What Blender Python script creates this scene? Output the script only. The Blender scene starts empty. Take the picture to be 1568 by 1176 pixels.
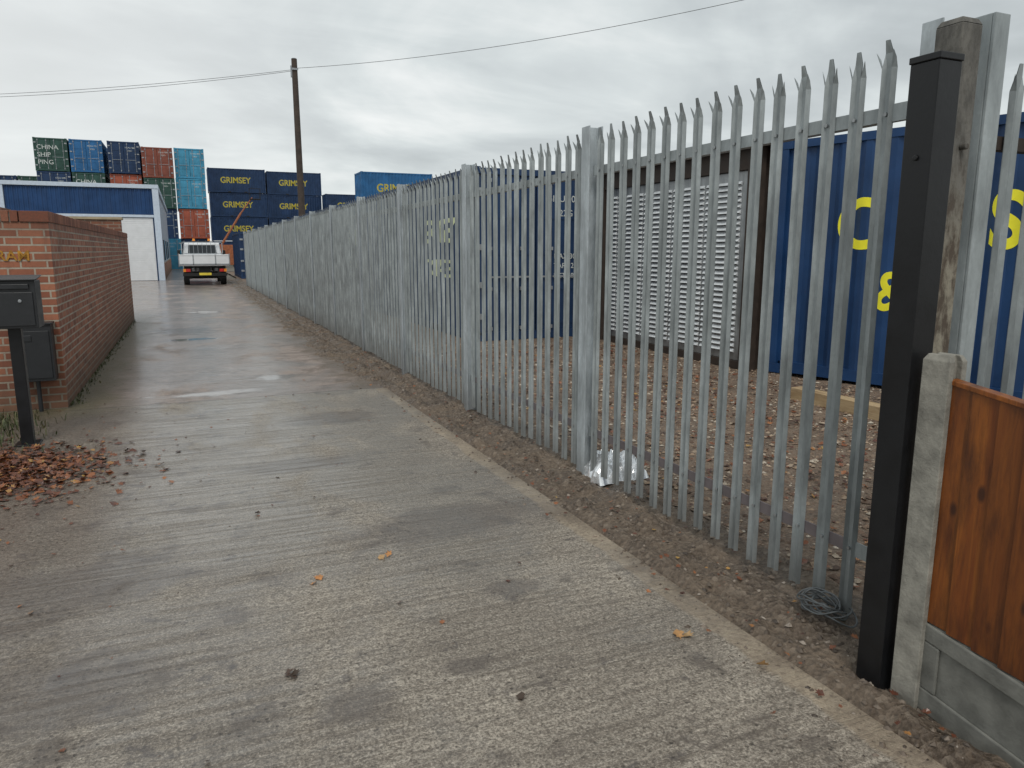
import bpy, bmesh, math, random
from mathutils import Vector, Matrix, noise
random.seed(7)
sc = bpy.context.scene
sc.view_settings.view_transform = 'Standard'
sc.view_settings.look = 'None'
sc.view_settings.exposure = 0

# ------------------------------------------------------------------ node helpers
class NT:
    def __init__(s, mat):
        s.t = mat.node_tree; s.n = s.t.nodes; s.l = s.t.links
    def new(s, typ, ins=None, **attrs):
        nd = s.n.new(typ)
        for k, v in attrs.items(): setattr(nd, k, v)
        if ins:
            for k, v in ins.items():
                sock = nd.inputs[k]
                if isinstance(v, bpy.types.NodeSocket): s.l.new(v, sock)
                else: sock.default_value = v
        return nd
    def math(s, op, a, b=0.0, c=None, clamp=False):
        ins = {0: a, 1: b}
        if c is not None: ins[2] = c
        nd = s.new('ShaderNodeMath', ins, operation=op); nd.use_clamp = clamp
        return nd.outputs[0]
    def mix(s, f, a, b, blend='MIX'):
        nd = s.n.new('ShaderNodeMix'); nd.data_type = 'RGBA'; nd.blend_type = blend
        for i, v in ((0, f), (6, a), (7, b)):
            if isinstance(v, bpy.types.NodeSocket): s.l.new(v, nd.inputs[i])
            else:
                if i != 0 and len(v) == 3: v = (*v, 1)
                nd.inputs[i].default_value = v
        return nd.outputs[2]
    def noise(s, vec, scale, detail=4, rough=0.55, dist=0.0):
        return s.new('ShaderNodeTexNoise', {'Vector': vec, 'Scale': scale, 'Detail': detail, 'Roughness': rough, 'Distortion': dist}).outputs[0]
    def ramp(s, f, lo, hi, a=0.0, b=1.0):
        nd = s.new('ShaderNodeMapRange', {0: f, 1: lo, 2: hi, 3: a, 4: b}); nd.clamp = True
        return nd.outputs[0]
    def cramp(s, f, stops, interp='LINEAR'):
        nd = s.new('ShaderNodeValToRGB', {0: f}); r = nd.color_ramp; r.interpolation = interp
        while len(r.elements) < len(stops): r.elements.new(0.5)
        for e, (p, c) in zip(r.elements, stops): e.position = p; e.color = (*c, 1)
        return nd.outputs[0]
    def mapping(s, vec, scale=(1, 1, 1), rot=(0, 0, 0)):
        return s.new('ShaderNodeMapping', {'Vector': vec, 'Scale': scale, 'Rotation': rot}).outputs[0]
    def ell(s, X, Y, cx, cy, rx, ry):
        a = s.math('DIVIDE', s.math('SUBTRACT', X, cx), rx); b = s.math('DIVIDE', s.math('SUBTRACT', Y, cy), ry)
        return s.math('SQRT', s.math('ADD', s.math('MULTIPLY', a, a), s.math('MULTIPLY', b, b)))

def material(name):
    m = bpy.data.materials.new(name); m.use_nodes = True
    m.node_tree.nodes.clear()
    nt = NT(m)
    out = nt.new('ShaderNodeOutputMaterial')
    p = nt.new('ShaderNodeBsdfPrincipled')
    nt.l.new(p.outputs[0], out.inputs[0])
    tc = nt.new('ShaderNodeTexCoord')
    return m, nt, p, tc.outputs['Object']

def setp(nt, p, **kw):
    for k, v in kw.items():
        k = k.replace('_', ' ')
        if isinstance(v, bpy.types.NodeSocket): nt.l.new(v, p.inputs[k])
        else:
            if k == 'Base Color' and len(v) == 3: v = (*v, 1)
            p.inputs[k].default_value = v

def bump(nt, p, h, strength=0.3, dist=0.01):
    b = nt.new('ShaderNodeBump', {'Height': h, 'Strength': strength, 'Distance': dist})
    nt.l.new(b.outputs[0], p.inputs['Normal'])
    return b.outputs[0]

def simple(name, col, rough=0.5, metal=0.0, var=0.2, scale=8, bumps=0.1, spec=0.5):
    m, nt, p, co = material(name)
    n = nt.noise(co, scale, 6)
    c2 = tuple(x*(1-var) for x in col); c1 = tuple(min(1, x*(1+var)) for x in col)
    setp(nt, p, Base_Color=nt.mix(nt.ramp(n, .3, .7), c2, c1), Roughness=nt.ramp(n, .3, .7, rough-.08, rough+.08), Metallic=metal)
    p.inputs['Specular IOR Level'].default_value = spec
    if bumps: bump(nt, p, nt.noise(co, scale*6, 3), bumps, .005)
    return m

def paint(name, col, rust=0.35, rough=.5):
    """weathered painted corrugated steel"""
    m, nt, p, co = material(name)
    n = nt.noise(co, 1.3, 6)
    streak = nt.noise(nt.mapping(co, (9, 9, .5)), 1.0, 5)
    fine = nt.noise(co, 14, 6, .7)
    base = nt.mix(nt.ramp(n, .3, .7), tuple(x*.65 for x in col), tuple(min(1, x*1.2+.006) for x in col))
    base = nt.mix(nt.ramp(streak, .48, .8, 0, .45), base, tuple(x*.5+.025 for x in col))
    base = nt.mix(nt.ramp(fine, .66, .72, 0, rust), base, (.10, .045, .022))
    setp(nt, p, Base_Color=base, Roughness=nt.ramp(fine, .3, .8, rough-.1, rough+.25))
    p.inputs['Specular IOR Level'].default_value = .35
    return m

# ------------------------------------------------------------------ mesh builder
class MB:
    def __init__(s): s.v = []; s.f = []; s.m = []
    def add(s, verts, faces, mi=0):
        o = len(s.v); s.v += [tuple(v) for v in verts]
        for f in faces: s.f.append([i+o for i in f]); s.m.append(mi)
    def box(s, x0, x1, y0, y1, z0, z1, mi=0, M=None):
        vs = [Vector((x, y, z)) for z in (z0, z1) for x, y in ((x0, y0), (x1, y0), (x1, y1), (x0, y1))]
        if M: vs = [M @ v for v in vs]
        s.add(vs, [(3, 2, 1, 0), (4, 5, 6, 7), (0, 1, 5, 4), (1, 2, 6, 5), (2, 3, 7, 6), (3, 0, 4, 7)], mi)
    def cyl(s, p0, p1, r0, r1=None, n=16, mi=0, cap=True):
        r1 = r0 if r1 is None else r1
        p0 = Vector(p0); p1 = Vector(p1); d = (p1-p0).normalized()
        a = d.orthogonal().normalized(); b = d.cross(a)
        vs = []
        for p, r in ((p0, r0), (p1, r1)):
            for i in range(n):
                t = 2*math.pi*i/n; vs.append(p + (a*math.cos(t)+b*math.sin(t))*r)
        fs = [(i, (i+1) % n, n+(i+1) % n, n+i) for i in range(n)]
        if cap: fs += [tuple(range(n-1, -1, -1)), tuple(range(n, 2*n))]
        s.add(vs, fs, mi)
    def obj(s, name, mats, parent=None, bevel=0, smooth=False, loc=None, rot=0):
        me = bpy.data.meshes.new(name); me.from_pydata(s.v, [], s.f)
        for m in mats: me.materials.append(m)
        me.polygons.foreach_set('material_index', s.m)
        if smooth: me.polygons.foreach_set('use_smooth', [True]*len(s.f))
        me.update()
        o = bpy.data.objects.new(name, me); sc.collection.objects.link(o)
        if parent: o.parent = parent
        if loc: o.location = loc
        o.rotation_euler[2] = rot
        if bevel:
            b = o.modifiers.new('bevel', 'BEVEL'); b.width = bevel; b.segments = 2; b.limit_method = 'ANGLE'
        return o

def empty(name, loc=(0, 0, 0), rot=0):
    e = bpy.data.objects.new(name, None); sc.collection.objects.link(e)
    e.location = loc; e.rotation_euler[2] = rot; e.empty_display_size = .3
    return e

# ------------------------------------------------------------------ materials
def mat_road():
    m, nt, p, co = material('wet_brushed_concrete')
    sep = nt.new('ShaderNodeSeparateXYZ', {0: co}); X, Y = sep.outputs[0], sep.outputs[1]
    big = nt.noise(nt.mapping(co, (1.3, .8, 1)), .8, 8, .66, .5)
    mid = nt.noise(co, 3.2, 8, .68, .3)
    mid2 = nt.noise(co, 1.2, 8, .66, .8)
    blot = nt.noise(co, 5.5, 7, .7, .6)
    clod = nt.noise(co, 17, 6, .72)
    fine = nt.noise(co, 42, 6, .78)
    grit = nt.noise(co, 105, 3, .75)
    brush = nt.noise(nt.mapping(co, (1.1, 27, 1), (0, 0, .05)), 1.0, 5, .66, .2)
    brush2 = nt.noise(nt.mapping(co, (2, 62, 1), (0, 0, .05)), 1.0, 4, .7)
    far = nt.ramp(Y, 8.47, 8.53)
    wb = nt.math('ADD', big, nt.ramp(Y, 1.5, 5.0, -.05, .08))
    wb = nt.math('ADD', wb, nt.ramp(X, .0, 1.9, .03, -.06))
    wb = nt.math('ADD', wb, nt.math('MULTIPLY', nt.math('SUBTRACT', clod, .5), .12))
    wet = nt.ramp(wb, .43, .57)
    wob = nt.math('MULTIPLY', nt.math('SUBTRACT', nt.noise(nt.mapping(co, (1, 1.8, 1)), 2.6, 8, .68), .5), 3.4)
    pd = nt.ell(X, Y, .15, 8.9, .62, .15)
    for (cx, cy, rx, ry) in ((1.0, 9.75, .40, .18), (.0, 14.6, .5, .22), (.4, 21, .5, .6)):
        pd = nt.math('MINIMUM', pd, nt.ell(X, Y, cx, cy, rx, ry))
    pud = nt.ramp(nt.math('ADD', pd, wob), .55, 1.15, 1, 0)
    dry = (.60, .53, .44); wetc = (.33, .28, .225)
    col = nt.mix(nt.math('MULTIPLY', wet, .85), dry, wetc)
    col = nt.mix(nt.ramp(mid2, .40, .60, 0, .65), col, (.30, .26, .215))
    col = nt.mix(nt.ramp(brush, .48, .62, 0, .5), col, (.17, .14, .11))
    col = nt.mix(nt.ramp(brush2, .52, .66, 0, .38), col, (.66, .60, .52))
    col = nt.mix(nt.ramp(clod, .50, .68, 0, .45), col, (.18, .15, .12))
    col = nt.mix(nt.ramp(fine, .40, .56, .85, 0), col, (.14, .115, .09))
    col = nt.mix(nt.ramp(grit, .36, .54, .8, 0), col, (.08, .068, .054))
    col = nt.mix(nt.ramp(grit, .58, .70, 0, .65), col, (.80, .74, .64))
    leftm = nt.ramp(X, .6, -.6, 0, .04)
    col = nt.mix(nt.ramp(nt.math('ADD', mid, leftm), .56, .65, 0, .68), col, (.115, .095, .08))
    col = nt.mix(nt.ramp(nt.math('ADD', blot, leftm), .61, .68, 0, .75), col, (.095, .082, .078))
    # damp oil-dark stains
    sd = nt.ell(X, Y, 1.35, 4.0, .75, .30)
    for (cx, cy, rx, ry) in ((-.55, 2.9, .40, .28), (.46, 2.43, .16, .12), (-.6, 3.9, .5, .3), (1.35, 3.05, .14, .08), (.9, 2.5, .1, .07), (.1, 3.3, .1, .1), (.7, 5.6, .5, .2), (1.2, 7.1, .5, .3)):
        sd = nt.math('MINIMUM', sd, nt.ell(X, Y, cx, cy, rx, ry))
    stn = nt.ramp(nt.math('ADD', sd, nt.math('MULTIPLY', wob, .55)), .65, 1.15, 1, 0)
    col = nt.mix(nt.math('MULTIPLY', stn, .55), col, (.105, .088, .078))
    pock = nt.new('ShaderNodeTexVoronoi', {'Vector': co, 'Scale': 30}).outputs['Distance']
    pm = nt.math('MULTIPLY', nt.ramp(pock, .12, .22, 1, 0), nt.ramp(mid, .44, .58))
    col = nt.mix(nt.math('MULTIPLY', pm, .7), col, (.06, .05, .04))
    fc = nt.mix(nt.ramp(big, .35, .65), (.42, .335, .295), (.23, .185, .165))
    fc = nt.mix(nt.ramp(fine, .4, .6, .5, 0), fc, (.13, .105, .09)); fc = nt.mix(nt.ramp(mid, .53, .64, 0, .7), fc, (.11, .088, .075))
    fc = nt.mix(nt.ramp(mid2, .50, .58, 0, .55), fc, (.13, .105, .09))
    col = nt.mix(nt.math('MULTIPLY', far, .82), col, fc)
    ne = nt.math('MULTIPLY', nt.math('SUBTRACT', nt.noise(co, 2.0, 8, .72), .5), 1.5)
    es = nt.math('MULTIPLY', nt.ramp(nt.math('ADD', X, nt.math('MULTIPLY', ne, .09)), 1.945, 1.97), nt.ramp(Y, 8.6, 8.4))
    ecol = nt.mix(nt.ramp(mid, .35, .65), (.50, .41, .30), (.26, .205, .15)); ecol = nt.mix(nt.ramp(fine, .35, .52, .6, 0), ecol, (.14, .11, .085))
    col = nt.mix(nt.math('MULTIPLY', es, .8), col, ecol)
    de = nt.ramp(nt.math('ADD', nt.math('ADD', X, nt.math('MULTIPLY', ne, nt.ramp(far, 0, 1, .6, 1.3))), nt.math('MULTIPLY', far, .35)), 1.95, 2.25, 0, .9)
    dirtc = nt.mix(nt.ramp(fine, .35, .65), (.085, .062, .043), (.20, .155, .112))
    col = nt.mix(de, col, dirtc)
    dl = nt.math('MULTIPLY', nt.ramp(nt.math('ADD', X, nt.math('MULTIPLY', ne, 1.9)), -.35, -1.3, 0, .85), nt.ramp(Y, 8.7, 8.2))
    col = nt.mix(dl, col, nt.mix(nt.ramp(fine, .4, .6), (.055, .042, .032), (.22, .18, .145)))
    ms = nt.math('MULTIPLY', nt.ramp(nt.math('ADD', X, nt.math('MULTIPLY', ne, .6)), -.55, -.95, 0, .9), nt.math('MULTIPLY', nt.ramp(Y, 7.9, 8.6), nt.ramp(Y, 22, 18)))
    col = nt.mix(ms, col, nt.mix(nt.ramp(fine, .4, .6), (.05, .05, .02), (.15, .125, .065)))
    hol = nt.ramp(nt.math('ADD', nt.ell(X, Y, -.15, 16.2, .85, 1.0), nt.math('MULTIPLY', wob, .9)), .5, .9, .85, 0)
    col = nt.mix(hol, col, (.05, .042, .035))
    j = nt.math('ABSOLUTE', nt.math('SUBTRACT', nt.math('FRACT', nt.math('ADD', nt.math('DIVIDE', nt.math('SUBTRACT', Y, 8.5), 4.55), 20.5)), .5))
    jm = nt.math('MULTIPLY', nt.ramp(j, .0018, .004, 1, 0), nt.ramp(Y, 6, 6.1))
    col = nt.mix(nt.math('MULTIPLY', jm, .6), col, (.06, .05, .042))
    col = nt.mix(nt.math('MULTIPLY', pud, .5), col, (.14, .12, .10))
    setp(nt, p, Base_Color=col)
    dd = nt.math('ADD', nt.math('ADD', de, dl), ms, clamp=True)
    r = nt.ramp(wet, 0, 1, .55, .30)
    r = nt.math('ADD', r, nt.ramp(fine, .3, .7, -.06, .12), clamp=True)
    setp(nt, p, Roughness=r)
    p.inputs['Specular IOR Level'].default_value = .5
    # film of rain water lying over the concrete: broken up by the brush ridges
    film = nt.math('MULTIPLY', wet, nt.ramp(brush, .42, .60, 1, .3))
    film = nt.math('MULTIPLY', film, nt.ramp(grit, .54, .68, 1, .4))
    film = nt.math('MULTIPLY', film, nt.math('SUBTRACT', 1.0, nt.math('MULTIPLY', dd, .7)))
    film = nt.math('MAXIMUM', film, pud)
    setp(nt, p, Coat_Weight=film)
    setp(nt, p, Coat_Roughness=nt.math('MULTIPLY', nt.ramp(fine, .3, .7, .10, .24), nt.ramp(pud, 0, 1, 1, .25)))
    p.inputs['Coat IOR'].default_value = 1.6
    h = nt.math('ADD', nt.math('MULTIPLY', brush, 1.3), nt.math('MULTIPLY', brush2, .8))
    h = nt.math('ADD', h, nt.math('MULTIPLY', grit, .6))
    h = nt.math('ADD', h, nt.math('MULTIPLY', fine, .8))
    h = nt.math('SUBTRACT', h, nt.math('MULTIPLY', jm, 1.0))
    h = nt.math('SUBTRACT', h, nt.math('MULTIPLY', pm, .6))
    bump(nt, p, h, .9, .012)
    b2 = nt.new('ShaderNodeBump', {'Height': nt.math('ADD', nt.math('MULTIPLY', brush, .9), nt.math('MULTIPLY', clod, .5)), 'Strength': nt.ramp(pud, 0, 1, .22, .02), 'Distance': .01})
    nt.l.new(b2.outputs[0], p.inputs['Coat Normal'])
    return m

def mat_dirt(name, cols, sc_=1, r0=.45):
    m, nt, p, co = material(name)
    n = nt.noise(co, 2.6*sc_, 9, .68); f = nt.noise(co, 40*sc_, 6, .7)
    v = nt.new('ShaderNodeTexVoronoi', {'Vector': co, 'Scale': 42*sc_})
    c = nt.mix(nt.ramp(n, .38, .62), cols[0], cols[1])
    c = nt.mix(nt.ramp(f, .45, .68, 0, .7), c, cols[2])
    c = nt.mix(nt.ramp(f, .45, .3, 0, .7), c, tuple(x*.45 for x in cols[0]))
    cv = nt.new('ShaderNodeSeparateColor', {0: v.outputs['Color']}).outputs[0]
    c = nt.mix(nt.ramp(cv, .7, 1, 0, .5), c, cols[3])
    setp(nt, p, Base_Color=c, Roughness=nt.ramp(n, .4, .6, r0, .85))
    bump(nt, p, nt.math('ADD', f, nt.math('MULTIPLY', v.outputs['Distance'], .9)), .9, .02)
    return m

def mat_island(name, stops, rough=.6):
    m, nt, p, co = material(name)
    g = nt.new('ShaderNodeNewGeometry')
    c = nt.cramp(g.outputs['Random Per Island'], stops)
    c = nt.mix(nt.ramp(nt.noise(co, 60, 4), .4, .7, 0, .4), c, (.05, .04, .03))
    setp(nt, p, Base_Color=c, Roughness=rough)
    return m

def mat_brick():
    m, nt, p, co = material('red_brick')
    sep = nt.new('ShaderNodeSeparateXYZ', {0: co})
    u = nt.math('ADD', sep.outputs[0], sep.outputs[1])
    vec = nt.new('ShaderNodeCombineXYZ', {0: u, 1: sep.outputs[2], 2: 0}).outputs[0]
    b = nt.new('ShaderNodeTexBrick', {'Vector': vec, 'Color1': (.20, .062, .036, 1), 'Color2': (.40, .155, .085, 1), 'Mortar': (.40, .35, .28, 1),
        'Scale': 1.0, 'Mortar Size': .009, 'Mortar Smooth': .12, 'Bias': 0.0, 'Brick Width': .225, 'Row Height': .075})
    n = nt.noise(co, 1.6, 7, .6); f = nt.noise(co, 35, 5, .7)
    st = nt.noise(nt.mapping(co, (5, 5, .8)), 1, 6, .65)
    c = nt.mix(nt.ramp(n, .45, .75, 0, .5), b.outputs[0], (.14, .07, .045))
    c = nt.mix(nt.ramp(st, .52, .7, 0, .45), c, (.10, .055, .04))
    c = nt.mix(nt.ramp(f, .5, .8, 0, .4), c, (.12, .055, .035))
    c = nt.mix(nt.ramp(nt.math('ADD', sep.outputs[2], nt.math('MULTIPLY', n, .5)), .75, .2, 0, .75), c, (.07, .055, .035))
    c = nt.mix(nt.ramp(nt.math('ADD', sep.outputs[2], nt.math('MULTIPLY', n, .6)), 1.95, 2.15, 0, .35), c, (.08, .05, .04))
    setp(nt, p, Base_Color=c, Roughness=.78)
    bump(nt, p, nt.math('ADD', nt.math('MULTIPLY', b.outputs['Fac'], -1.0), nt.math('MULTIPLY', f, .35)), .8, .01)
    return m

def mat_galv(name, base, rough=.42, metal=.35):
    m, nt, p, co = material(name)
    v = nt.new('ShaderNodeTexVoronoi', {'Vector': co, 'Scale': 60}).outputs['Color']
    vs = nt.new('ShaderNodeSeparateColor', {0: v}).outputs[0]
    n = nt.noise(nt.mapping(co, (1, 1, .35)), 9, 6, .65)
    w_ = nt.noise(nt.mapping(co, (14, 14, 2)), 1, 6, .7)
    isl = nt.new('ShaderNodeNewGeometry').outputs['Random Per Island']
    c = nt.mix(nt.ramp(n, .35, .68), tuple(x*.55 for x in base), tuple(x*1.2 for x in base))
    c = nt.mix(nt.ramp(vs, 0, 1, 0, .25), c, tuple(x*.7 for x in base))
    c = nt.mix(nt.ramp(w_, .52, .68, 0, .6), c, tuple(x*.5 for x in base))
    c = nt.mix(nt.ramp(isl, 0, 1, 0, .3), c, tuple(x*.6 for x in base))
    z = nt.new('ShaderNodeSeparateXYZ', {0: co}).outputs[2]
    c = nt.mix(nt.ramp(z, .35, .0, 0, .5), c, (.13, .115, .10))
    setp(nt, p, Base_Color=c, Roughness=nt.ramp(n, .3, .7, rough-.06, rough+.16), Metallic=metal)
    return m

def mat_wood(name, c0, c1, dark, rough=.45, axis='z'):
    m, nt, p, co = material(name)
    s = {'z': (14, 14, .9), 'y': (14, .9, 14)}[axis]
    n = nt.noise(nt.mapping(co, s), 1.6, 7, .6, .9)
    n2 = nt.noise(nt.mapping(co, tuple(x*2.4 for x in s)), 1.6, 5, .6, .9)
    k = nt.noise(nt.mapping(co, (1, 4, .8) if axis == 'z' else (3, .8, 3)), 3.0, 6, .65)
    g = nt.new('ShaderNodeNewGeometry').outputs['Random Per Island']
    c = nt.mix(nt.ramp(n, .35, .68), c0, c1)
    c = nt.mix(nt.ramp(n2, .5, .7, 0, .5), c, dark)
    c = nt.mix(nt.ramp(g, 0, 1, 0, .6), c, tuple(x*.4 for x in c0))
    c = nt.mix(nt.ramp(k, .46, .66, 0, .8), c, dark)
    kn = nt.new('ShaderNodeTexVoronoi', {'Vector': nt.mapping(co, (1, 6, 2.6) if axis == 'z' else (5, 1.6, 5)), 'Scale': 1.3}).outputs['Distance']
    c = nt.mix(nt.ramp(kn, .06, .12, .9, 0), c, dark)
    setp(nt, p, Base_Color=c, Roughness=rough)
    bump(nt, p, n, .25, .004)
    return m

M_road = mat_road()
M_dirt = mat_dirt('wet_dirt', [(.075, .053, .037), (.165, .125, .09), (.23, .18, .135), (.30, .245, .19)], 1, .28)
M_yard = mat_dirt('gravel_bed', [(.12, .085, .06), (.22, .16, .115), (.32, .25, .19), (.20, .115, .07)])
M_ground = mat_dirt('rough_ground', [(.13, .12, .09), (.17, .15, .12), (.2, .18, .15), (.15, .14, .1)], .3)
M_brick = mat_brick()
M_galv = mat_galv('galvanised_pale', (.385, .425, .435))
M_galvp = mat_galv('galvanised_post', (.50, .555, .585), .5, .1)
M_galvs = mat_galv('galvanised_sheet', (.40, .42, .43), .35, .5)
M_rail = simple('weathered_lower_rail', (.175, .15, .155), .5, .2)
M_blackm = simple('black_painted_steel', (.009, .0095, .011), .40, spec=.35, var=.3)
M_black = simple('black_rubber', (.015, .015, .015), .8)
M_cable = simple('grey_cable', (.14, .145, .15), .7)
M_wire = simple('dull_fence_wire', (.13, .14, .145), .5, .5)
M_conc = simple('grey_concrete', (.24, .23, .20), .85, var=.38, scale=14, bumps=.5)
M_concd = simple('gravel_board_concrete', (.150, .150, .135), .8, var=.38, scale=10, bumps=.4)
M_fencew = mat_wood('stained_fence_board', (.20, .052, .008), (.35, .112, .015), (.035, .009, .003), .4)
M_timber = mat_wood('sawn_timber', (.46, .33, .18), (.55, .42, .26), (.25, .16, .08), .7, 'y')
M_darkwood = simple('dark_brown_timber', (.035, .024, .018), .7, var=.3)
M_navy = paint('navy_paint', (.010, .050, .150), .25, .42)
M_navy2 = paint('deep_navy_paint', (.010, .036, .100), .4)
M_blue = paint('mid_blue_paint', (.02, .13, .32), .4)
M_lblue = paint('light_blue_paint', (.06, .30, .47), .5)
M_green = paint('dark_green_paint', (.025, .075, .06), .5)
M_red = paint('brown_red_paint', (.24, .07, .045), .4)
M_orange = paint('orange_red_paint', (.36, .09, .05), .5)
M_white = simple('white_coated_steel', (.72, .74, .76), .4, var=.06, scale=3)
M_trim = simple('pale_blue_trim', (.52, .60, .70), .4, var=.08)
M_yellow = simple('yellow_lettering', (.88, .82, .03), .5, var=.1, scale=5)
M_paleyel = simple('faded_yellow_lettering', (.62, .68, .40), .6, var=.15)
M_mutyel = simple('muted_yellow_lettering', (.46, .39, .05), .6, var=.2)
M_ochre = simple('ochre_lettering', (.40, .19, .02), .7, var=.4, scale=30)
M_whitet = simple('white_lettering', (.6, .64, .62), .6)
M_steel = simple('lock_rod_steel', (.32, .34, .36), .45, .4)
M_darkgrey = simple('dark_grey_plastic', (.018, .020, .023), .42, var=.15)
M_glass = simple('dark_glass', (.02, .025, .03), .08, var=.1, bumps=0)
M_redl = simple('red_lens', (.45, .02, .015), .25)
M_amber = simple('amber_lens', (.75, .25, .02), .3)
M_plate = simple('number_plate', (.75, .6, .06), .4)
M_boom = simple('faded_orange_paint', (.30, .10, .04), .6, var=.3)

def mat_old():
    m, nt, p, co = material('weathered_post')
    n = nt.noise(nt.mapping(co, (3, 3, 1.2)), 7, 8, .68); z = nt.new('ShaderNodeSeparateXYZ', {0: co}).outputs[2]
    n2 = nt.noise(co, 40, 5, .7)
    c = nt.mix(nt.ramp(n, .4, .62), (.085, .082, .075), (.165, .158, .142))
    low = nt.mix(nt.ramp(n, .42, .58), (.085, .065, .048), (.28, .255, .20))
    c = nt.mix(nt.ramp(nt.math('ADD', z, n), 2.45, 2.05), c, low)
    c = nt.mix(nt.ramp(n2, .5, .7, 0, .5), c, (.05, .045, .035))
    setp(nt, p, Base_Color=c, Roughness=.85); bump(nt, p, n, .5, .01)
    return m
M_oldpost = mat_old()

# ------------------------------------------------------------------ world
w = bpy.data.worlds.new('World'); sc.world = w; w.use_nodes = True
w.node_tree.nodes.clear(); nt = NT(w)
SUN_EL, SUN_AZ = math.radians(52), math.radians(205)
sky = nt.new('ShaderNodeTexSky'); sky.sky_type = 'NISHITA'; sky.sun_disc = False
sky.sun_elevation = SUN_EL; sky.sun_rotation = SUN_AZ; sky.air_density = 1; sky.dust_density = 3
gen = nt.new('ShaderNodeTexCoord').outputs['Generated']
sp = nt.new('ShaderNodeSeparateXYZ', {0: gen}); zc = nt.math('ADD', nt.math('MAXIMUM', sp.outputs[2], 0.0), .16)
cv = nt.new('ShaderNodeCombineXYZ', {0: nt.math('DIVIDE', sp.outputs[0], zc), 1: nt.math('DIVIDE', sp.outputs[1], zc), 2: 0}).outputs[0]
n1 = nt.noise(nt.mapping(cv, (.9, .8, 1), (0, 0, .5)), .85, 7, .52, .6)
n2 = nt.noise(nt.mapping(cv, (.6, 1.1, 1), (0, 0, -.3)), 2.4, 6, .55, .5)
nn = nt.math('ADD', nt.math('MULTIPLY', n1, .78), nt.math('MULTIPLY', n2, .22))
cl = nt.cramp(nn, [(.35, (.45, .49, .505)), (.44, (.56, .605, .62)), (.52, (.71, .76, .765)), (.62, (.97, .99, .98))])
glow = nt.ramp(sp.outputs[2], .02, .30, 1, 0)
cl = nt.mix(nt.math('MULTIPLY', glow, .32), cl, (.84, .885, .875))
dotn = nt.new('ShaderNodeVectorMath', {0: gen, 1: (-.22, .955, .20)}, operation='DOT_PRODUCT').outputs['Value']
cl = nt.mix(nt.ramp(dotn, .90, 1.0, 0, .55), cl, (.97, .99, .98))
b1 = nt.new('ShaderNodeBackground', {0: sky.outputs[0], 1: .08}); b2 = nt.new('ShaderNodeBackground', {0: cl, 1: 1.0})
mx = nt.new('ShaderNodeMixShader', {0: .94, 1: b1.outputs[0], 2: b2.outputs[0]})
ow = nt.new('ShaderNodeOutputWorld'); nt.l.new(mx.outputs[0], ow.inputs[0])
L = bpy.data.lights.new('sun', 'SUN'); L.energy = 1.4; L.angle = math.radians(20); L.color = (1, .95, .88)
lo = bpy.data.objects.new('sun', L); sc.collection.objects.link(lo)
d = Vector((math.sin(SUN_AZ)*math.cos(SUN_EL), math.cos(SUN_AZ)*math.cos(SUN_EL), math.sin(SUN_EL)))
lo.rotation_euler = d.to_track_quat('Z', 'Y').to_euler(); lo.location = (0, 0, 20)

# ------------------------------------------------------------------ ground
mb = MB(); mb.add([(-700, -700, -.07), (700, -700, -.07), (700, 900, -.07), (-700, 900, -.07)], [(0, 1, 2, 3)])
mb.obj('ground', [M_ground])
mb = MB(); mb.box(-14, 2.08, -6, 72, -.12, 0)
mb.obj('concrete_road', [M_road])

def grid(name, xs, ys, zf, mats, smooth=True):
    mb = MB(); nx = len(xs)
    vs = [(x, y, zf(x, y)) for y in ys for x in xs]
    fs = [(j*nx+i, j*nx+i+1, (j+1)*nx+i+1, (j+1)*nx+i) for j in range(len(ys)-1) for i in range(nx-1)]
    mb.add(vs, fs); return mb.obj(name, mats, smooth=smooth)
def fr(a, b, s):
    n = int(round((b-a)/s)); return [a+(b-a)*i/n for i in range(n+1)]
def sstep(t):
    t = min(1, max(0, t)); return t*t*(3-2*t)
def zd(x, y):
    f = sstep((y-7.5)/2.5)                       # further up the soil has crept over the slab
    edge = 2.06-.34*f+(.09+.16*f)*noise.noise((y*.9, 3, 0))+(.05+.07*f)*noise.noise((y*5, 9, 0))
    e = sstep((x-edge)/(.14+.14*f))
    n = noise.fractal((x*3, y*3, 1), .8, 2.2, 6)*.032 + noise.noise((x*17, y*17, 2))*.013 + max(0, noise.noise((x*9, y*7, 8)))*.045
    rut = -.03*math.exp(-((x-2.27-.05*noise.noise((y*.8, 1, 1)))/.06)**2)
    return -.04 + e*(.05+rut) + n*(.25+e)
grid('dirt_verge', fr(1.4, 2.75, .028), fr(-1, 18, .038)+fr(18.3, 45, .3), zd, [M_dirt])
grid('gravel_yard', fr(2.75, 3.6, .06)+fr(3.8, 14, .3), fr(-3, 13, .08)+fr(13.5, 60, 1.0),
     lambda x, y: zd(2.75, y)*(1 if x < 2.76 else .3)+ (noise.fractal((x*2, y*2, 5), .8, 2, 4)*.015 if x > 2.76 else 0), [M_yard])

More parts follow.
